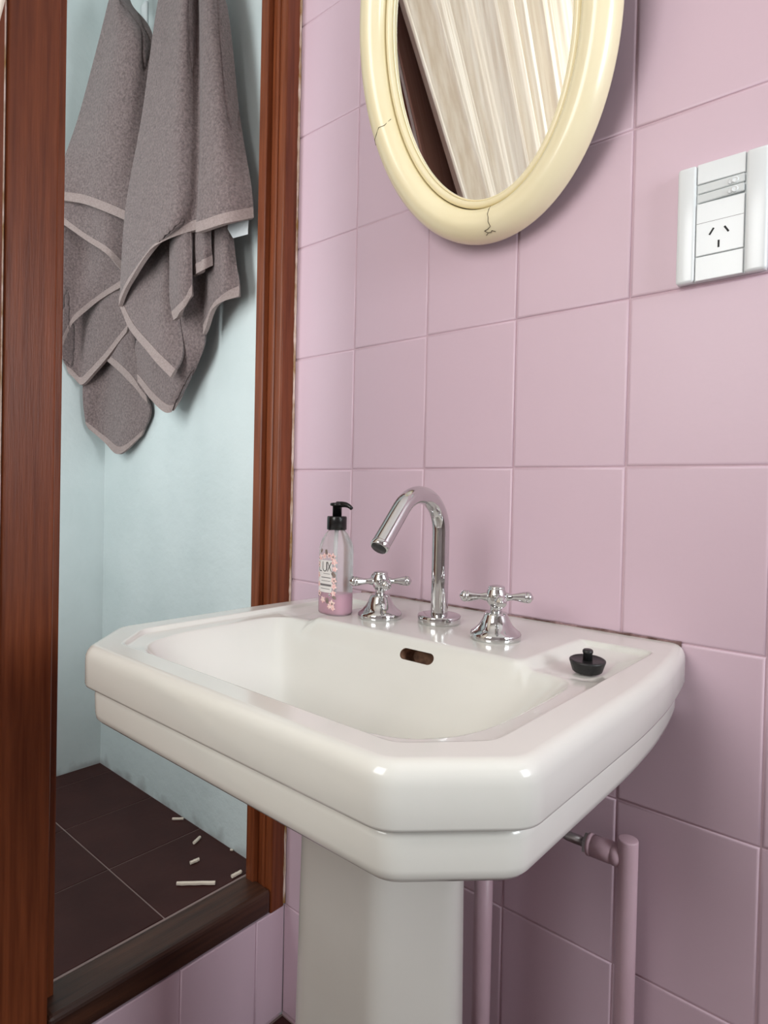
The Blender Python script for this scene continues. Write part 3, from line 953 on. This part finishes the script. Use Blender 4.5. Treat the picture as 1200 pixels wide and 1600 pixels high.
# hairline cracks in the lacquer
def frame_pt(t, w, extra=0.0004):
    # point on the frame surface: angle t, offset w (0.012..0.055)
    c = max(-1, min(1, (w - 0.0335) / 0.0218)); a = math.acos(c)
    h = 0.0210 * sin(a) + (0.0055 if a > pi / 2 else 0.0055 * a / (pi / 2)) + extra
    px, py = A0 * cos(t), B0 * sin(t); nx, ny = B0 * cos(t), A0 * sin(t)
    l = sqrt(nx * nx + ny * ny)
    return MCEN + mu * (px + nx / l * w) + mv * (py + ny / l * w) + mn * h
def crack(pts): 
    tube('hairline_crack', [frame_pt(*p) for p in pts], 0.00042, 'crack', mi, 6)
tb = radians(-88)
crack([(tb + .000, .013), (tb + .008, .018), (tb + .004, .024), (tb + .010, .029), (tb + .006, .034), (tb + .012, .040), (tb - .012, .042), (tb - .04, .043)])
crack([(tb - .04, .043), (tb - .02, .046), (tb - .04, .048)])
crack([(tb - .02, .046), (tb + .0, .0465), (tb + .01, .045), (tb + .03, .0475)])
tl = radians(-163)
crack([(tl, .014), (tl + .03, .022), (tl + .025, .030), (tl + .05, .038), (tl + .055, .046), (tl + .07, .052)])

# ================================================================== TOWELS
TOWEL = {
    'R3': [[(-0.530,-0.092,1.509), (-0.513,-0.072,1.504), (-0.473,-0.070,1.488), (-0.465,-0.060,1.483)], [(-0.588,-0.092,1.441), (-0.526,-0.082,1.403), (-0.468,-0.080,1.379), (-0.452,-0.060,1.368)], [(-0.621,-0.092,1.399), (-0.565,-0.085,1.335), (-0.472,-0.084,1.280), (-0.418,-0.062,1.247)], [(-0.623,-0.092,1.364), (-0.592,-0.085,1.312), (-0.503,-0.088,1.248), (-0.430,-0.080,1.191)]],
    'R4': [[(-0.438,-0.085,1.479), (-0.378,-0.095,1.466), (-0.358,-0.085,1.464)], [(-0.433,-0.085,1.409), (-0.369,-0.098,1.391), (-0.354,-0.085,1.398)], [(-0.437,-0.080,1.347), (-0.376,-0.094,1.335), (-0.354,-0.083,1.355)], [(-0.422,-0.078,1.306), (-0.384,-0.090,1.312), (-0.355,-0.082,1.342)]],
    'R5': [[(-0.382,-0.070,1.475), (-0.331,-0.080,1.461), (-0.317,-0.068,1.464)], [(-0.379,-0.070,1.427), (-0.326,-0.082,1.413), (-0.316,-0.068,1.422)], [(-0.378,-0.068,1.389), (-0.329,-0.080,1.383), (-0.318,-0.066,1.397)]],
    'R6': [[(-0.355,-0.050,1.487), (-0.294,-0.064,1.471), (-0.284,-0.045,1.479)], [(-0.355,-0.050,1.415), (-0.286,-0.064,1.401), (-0.276,-0.042,1.411)], [(-0.369,-0.045,1.330), (-0.297,-0.059,1.344), (-0.265,-0.040,1.361)], [(-0.374,-0.042,1.278), (-0.316,-0.056,1.320), (-0.267,-0.038,1.335)]],
    'R7': [[(-0.519,-0.060,1.435), (-0.469,-0.045,1.435), (-0.408,-0.045,1.421), (-0.377,-0.040,1.416)], [(-0.614,-0.060,1.299), (-0.524,-0.055,1.287), (-0.431,-0.058,1.286), (-0.378,-0.040,1.301)], [(-0.612,-0.060,1.249), (-0.529,-0.058,1.218), (-0.433,-0.055,1.215), (-0.391,-0.038,1.242)], [(-0.602,-0.060,1.203), (-0.552,-0.052,1.160), (-0.496,-0.050,1.129), (-0.475,-0.036,1.155)]],
    'L1': [[(-0.682,-0.085,2.126), (-0.660,-0.090,2.111), (-0.658,-0.085,2.113), (-0.666,-0.075,2.124)], [(-0.625,-0.127,2.015), (-0.600,-0.124,2.007), (-0.614,-0.103,2.024), (-0.662,-0.064,2.063)], [(-0.668,-0.127,1.952), (-0.591,-0.124,1.919), (-0.557,-0.103,1.913), (-0.560,-0.064,1.938)], [(-0.766,-0.127,1.822), (-0.660,-0.124,1.784), (-0.600,-0.103,1.757), (-0.571,-0.064,1.778)], [(-0.798,-0.148,1.714), (-0.720,-0.124,1.688), (-0.646,-0.103,1.662), (-0.595,-0.064,1.661)], [(-0.801,-0.157,1.628), (-0.750,-0.124,1.617), (-0.683,-0.103,1.588), (-0.611,-0.064,1.550)]],
    'L2': [[(-0.814,-0.152,1.644), (-0.769,-0.116,1.637), (-0.701,-0.095,1.610), (-0.664,-0.060,1.597)], [(-0.813,-0.152,1.607), (-0.761,-0.116,1.575), (-0.695,-0.095,1.539), (-0.662,-0.060,1.524)], [(-0.812,-0.152,1.584), (-0.746,-0.116,1.533), (-0.688,-0.095,1.495), (-0.672,-0.060,1.456)]],
    'L3': [[(-0.820,-0.149,1.602), (-0.797,-0.096,1.599), (-0.725,-0.075,1.565), (-0.671,-0.048,1.545)], [(-0.823,-0.146,1.462), (-0.810,-0.096,1.481), (-0.739,-0.075,1.479), (-0.669,-0.048,1.471)], [(-0.825,-0.143,1.290), (-0.824,-0.111,1.357), (-0.786,-0.075,1.408), (-0.668,-0.048,1.441)]],
    'L4': [[(-0.864,-0.129,1.398), (-0.850,-0.078,1.424), (-0.765,-0.062,1.427), (-0.664,-0.042,1.427)], [(-0.864,-0.123,1.292), (-0.864,-0.078,1.316), (-0.779,-0.062,1.338), (-0.677,-0.042,1.371)], [(-0.866,-0.102,1.246), (-0.843,-0.078,1.217), (-0.790,-0.062,1.256), (-0.691,-0.042,1.331)]],
    'L5': [[(-0.850,-0.068,1.316), (-0.831,-0.037,1.335), (-0.750,-0.028,1.340), (-0.704,-0.016,1.321)], [(-0.854,-0.071,1.205), (-0.810,-0.037,1.221), (-0.715,-0.028,1.213), (-0.646,-0.016,1.190)], [(-0.854,-0.065,1.134), (-0.824,-0.037,1.127), (-0.712,-0.028,1.129), (-0.627,-0.016,1.140)], [(-0.853,-0.056,1.114), (-0.812,-0.037,1.079), (-0.744,-0.028,1.048), (-0.667,-0.016,1.090)]],
    'L6': [[(-0.767,-0.048,1.308), (-0.695,-0.040,1.337), (-0.679,-0.024,1.308)], [(-0.756,-0.048,1.279), (-0.677,-0.040,1.245), (-0.644,-0.024,1.214)], [(-0.772,-0.048,1.273), (-0.676,-0.040,1.212), (-0.625,-0.024,1.161)]],
    'R12': [[(-0.433,-0.075,2.116), (-0.408,-0.080,2.098), (-0.392,-0.080,2.088), (-0.412,-0.059,2.115), (-0.366,-0.079,2.075), (-0.383,-0.070,2.090), (-0.390,-0.060,2.101)], [(-0.469,-0.098,1.954), (-0.421,-0.100,1.929), (-0.366,-0.105,1.899), (-0.369,-0.074,1.919), (-0.328,-0.092,1.889), (-0.306,-0.085,1.881), (-0.312,-0.050,1.906)], [(-0.526,-0.098,1.745), (-0.444,-0.108,1.709), (-0.366,-0.112,1.678), (-0.348,-0.079,1.686), (-0.307,-0.097,1.664), (-0.265,-0.088,1.651), (-0.268,-0.045,1.672)], [(-0.592,-0.098,1.564), (-0.475,-0.112,1.507), (-0.368,-0.118,1.488), (-0.340,-0.084,1.535), (-0.304,-0.101,1.508), (-0.248,-0.090,1.505), (-0.227,-0.045,1.528)], [(-0.614,-0.098,1.364), (-0.546,-0.110,1.400), (-0.426,-0.120,1.445), (-0.346,-0.084,1.464), (-0.305,-0.102,1.444), (-0.245,-0.088,1.448), (-0.223,-0.042,1.469)]],
}
def cr(p0, p1, p2, p3, t):
    return 0.5 * ((2 * p1) + (p2 - p0) * t + (2 * p0 - 5 * p1 + 4 * p2 - p3) * t * t + (3 * p1 - p0 - 3 * p2 + p3) * t ** 3)
def spline(pts, n):
    m = len(pts)
    out = []
    for k in range(n):
        s = (m - 1) * k / (n - 1)
        i = min(int(s), m - 2); t = s - i
        p0 = pts[i - 1] if i > 0 else 2 * pts[0] - pts[1]
        p3 = pts[i + 2] if i + 2 < m else 2 * pts[-1] - pts[-2]
        out.append(cr(p0, pts[i], pts[i + 1], p3, t))
    return out
def sheet(rows, nu, nv, seed, rip=0.0022):
    rows = [[Vector(p) for p in r] for r in rows]
    cols = [spline(r, nu) for r in rows]
    grid = [[None] * nu for _ in range(nv)]
    rr = random.Random(seed)
    ph1, ph2 = rr.random() * 6, rr.random() * 6
    for j in range(nu):
        c = spline([cols[i][j] for i in range(len(rows))], nv)
        for i in range(nv):
            u_, v_ = j / (nu - 1), i / (nv - 1)
            d = rip * (sin(7 * u_ + 2.2 * v_ + ph1) + 0.6 * sin(13 * u_ - 3 * v_ + ph2))
            grid[i][j] = c[i] + Vector((0, d, 0))
    return grid
def cloth(name, grid, thick, m, parent, i0=0, extra=0.0):
    nv, nu = len(grid), len(grid[0])
    nr = []
    for i in range(nv):
        r = []
        for j in range(nu):
            a = grid[min(i + 1, nv - 1)][j] - grid[max(i - 1, 0)][j]
            b = grid[i][min(j + 1, nu - 1)] - grid[i][max(j - 1, 0)]
            n = b.cross(a)
            if n.length < 1e-9: n = Vector((0, -1, 0))
            n.normalize()
            if n.y > 0: n = -n
            r.append(n)
        nr.append(r)
    v, f = [], []
    for sgn in (1, -1):
        for i in range(i0, nv):
            for j in range(nu):
                # edges swell a little like a folded terry hem
                v.append(grid[i][j] + nr[i][j] * sgn * (thick / 2 + extra))
    rowsn = nv - i0
    N = rowsn * nu
    for i in range(rowsn - 1):
        for j in range(nu - 1):
            a = i * nu + j
            f.append((a, a + nu, a + nu + 1, a + 1)); f.append((N + a, N + a + 1, N + a + nu + 1, N + a + nu))
    for i in range(rowsn - 1):
        a = i * nu; f.append((a, N + a, N + a + nu, a + nu))
        a = i * nu + nu - 1; f.append((a, a + nu, N + a + nu, N + a))
    for j in range(nu - 1):
        f.append((j, j + 1, N + j + 1, N + j))
        a = (rowsn - 1) * nu + j; f.append((a, N + a, N + a + 1, a + 1))
    return pyd(name, v, f, m, parent, True)
HEMW = 0.018
def towel_layer(key, parent, nu=34, nv=46, hem=True):
    g = sheet(TOWEL[key], nu, nv, sum(map(ord, key)), 0.0012)
    fo = cloth('fold', g, 0.0055, 'towel', parent)
    auto_smooth(fo, 60)
    if hem:
        # bottom hem band: walk up each column by HEMW metres
        rows_h = []
        NH = 5
        for k in range(NH + 1):
            row = []
            for j in range(nu):
                want = HEMW * (1 - k / NH)
                acc = 0.0; i = nv - 1; p = g[i][j]
                while acc < want and i > 0:
                    d = (g[i][j] - g[i - 1][j]).length
                    if acc + d >= want:
                        p = g[i][j].lerp(g[i - 1][j], (want - acc) / d); acc = want
                    else:
                        acc += d; p = g[i - 1][j]; i -= 1
                row.append(p)
            rows_h.append(row)
        rows_h.append([p + (p - q).normalized() * 0.0012 if (p - q).length > 1e-6 else p for p, q in zip(rows_h[-1], rows_h[-2])])
        auto_smooth(cloth('hem', rows_h, 0.0055, 'hem', fo, 0, 0.0011), 60)
    return fo
ta = empty('bath_towel', (-0.55, -0.09, 1.05), 'taupe towel hung nearer the stile, its hem falling in several corners', 'towel', 'taupe towels hanging in the niche')
for k in ('R7', 'R6', 'R5', 'R3', 'R4'): towel_layer(k, ta)
towel_layer('R12', ta, 72)
# care label peeping out under the right hem
lb = pyd('care_label', [(-0.2880,-0.0580,1.4669), (-0.2359,-0.0440,1.4720), (-0.2370,-0.0440,1.4416), (-0.2657,-0.0560,1.4379), (-0.2880,-0.0572,1.4669), (-0.2359,-0.0432,1.4720), (-0.2370,-0.0432,1.4416), (-0.2657,-0.0552,1.4379)],
         [(0, 1, 2, 3), (7, 6, 5, 4), (0, 4, 5, 1), (1, 5, 6, 2), (2, 6, 7, 3), (3, 7, 4, 0)], 'white_plastic', ta)
lb['label'] = 'white care label under the hem'
tbw = empty('bath_towel', (-0.70, -0.12, 1.05), 'darker taupe towel hung deeper in the niche corner, partly behind the other', 'towel', 'taupe towels hanging in the niche')
for k in ('L5', 'L6', 'L4', 'L3', 'L2', 'L1'): towel_layer(k, tbw)
# white hooks the towels hang on
def hook(x, z, yend, label):
    r = empty('towel_hook', (x, -0.008, z), label, 'hook', 'hooks of the niche wall')
    box('hook_plate', x - .014, x + .014, -0.0125, -0.0062, z - .03, z + .03, 'white_plastic', r, 0.003, 3)
    tube('hook_arm', [(x, -0.012, z - .012), (x, yend * .6, z - .016), (x, yend * .9, z - .010), (x, yend, z + .008)], [.005, .005, .0048, .0045], 'white_plastic', r, 16)
hook(-0.472, 2.130, -0.085, 'white hook above the towel near the stile')
hook(-0.700, 2.085, -0.075, 'white hook above the towel in the corner')

# ================================================================== PLASTER CHIPS
def chip(x0, y0, x1, y1, r, label):
    a, b = Vector((x0, y0, NZ + r * 0.95)), Vector((x1, y1, NZ + r * 0.95))
    n = 7
    path, rr = [], []
    q = random.Random(int(abs(x0) * 1e5))
    for k in range(n):
        p = a.lerp(b, k / (n - 1))
        path.append(p + Vector((q.uniform(-.0006, .0006), q.uniform(-.0006, .0006), 0)))
        rr.append(r * q.uniform(0.88, 1.0))
    o = tube('plaster_chip', path, rr, 'chip', None, 6, True, False)
    o.data.materials[0] = M['chip']
    return tag(o, label, 'chip', 'pale chips on the niche floor')
chip(-0.2795, -0.1435, -0.2300, -0.0945, 0.0038, 'longest pale chip lying on the niche floor')
chip(-0.3160, -0.0925, -0.3140, -0.0740, 0.0037, 'short pale chip just beyond the longest chip')
chip(-0.3700, -0.0505, -0.3790, -0.0300, 0.0035, 'short pale chip midway along the trail towards the niche wall')
chip(-0.4850, -0.0300, -0.4680, -0.0130, 0.0030, 'pale chip farthest from the sill at the niche wall')
chip(-0.2235, -0.0630, -0.2235, -0.0430, 0.0037, 'short pale chip in the corner of sill and stile')
chip(-0.2990, -0.0135, -0.2940, -0.0100, 0.0022, 'tiny pale crumb against the foot of the niche wall')

# ================================================================== CURTAIN (seen in the mirror)
cu = empty('curtain', (-0.09, -1.0, 0.25), 'cream pleated curtain reflected in the oval mirror', 'curtain')
NYc, NZc = 300, 24
v, f = [], []
rcu = random.Random(4)
for lay in (0, 1):
    for i in range(NZc + 1):
        z = 0.25 + 2.03 * i / NZc
        for k in range(NYc + 1):
            t = k / NYc
            y = -0.540 - 0.80 * t + 0.20 * (min(z, 1.95) - 1.40) * (1 - t) ** 2
            w = 0.028 * sin(2 * pi * (t * 6.5 + 0.35 * sin(t * 10 + 0.5))) + 0.008 * sin(2 * pi * (t * 14.5 + 0.5 * sin(7 * t)) + 0.6 * z) + 0.0012 * sin(2 * pi * t * 61 + z)
            v.append((-0.078 + w * (0.85 + 0.1 * sin(3 * z)) - 0.002 * lay, y + 0.010 * sin(2 * pi * t * 6.5 + 1.3) * (1 + 0.2 * sin(2 * z + 9 * t)), z))
W1 = NYc + 1; N1 = W1 * (NZc + 1)
for i in range(NZc):
    for k in range(NYc):
        a = i * W1 + k
        f.append((a, a + 1, a + W1 + 1, a + W1)); f.append((N1 + a, N1 + a + W1, N1 + a + W1 + 1, N1 + a + 1))
for k in range(NYc):
    f.append((k, N1 + k, N1 + k + 1, k + 1)); a = NZc * W1 + k; f.append((a, a + 1, N1 + a + 1, N1 + a))
for i in range(NZc):
    a = i * W1; f.append((a, a + W1, N1 + a + W1, N1 + a)); a = i * W1 + NYc; f.append((a, N1 + a, N1 + a + W1, a + W1))
pyd('curtain_cloth', v, f, 'curtain', cu, True)
tube('curtain_rod', [(-0.09, -0.52, 2.30), (-0.09, -1.42, 2.30)], 0.010, 'wood', cu, 20)
for y in (-0.55, -1.40):
    tube('rod_bracket', [(XL - 0.001, y, 2.30), (-0.09, y, 2.30)], 0.006, 'steel', cu, 14)
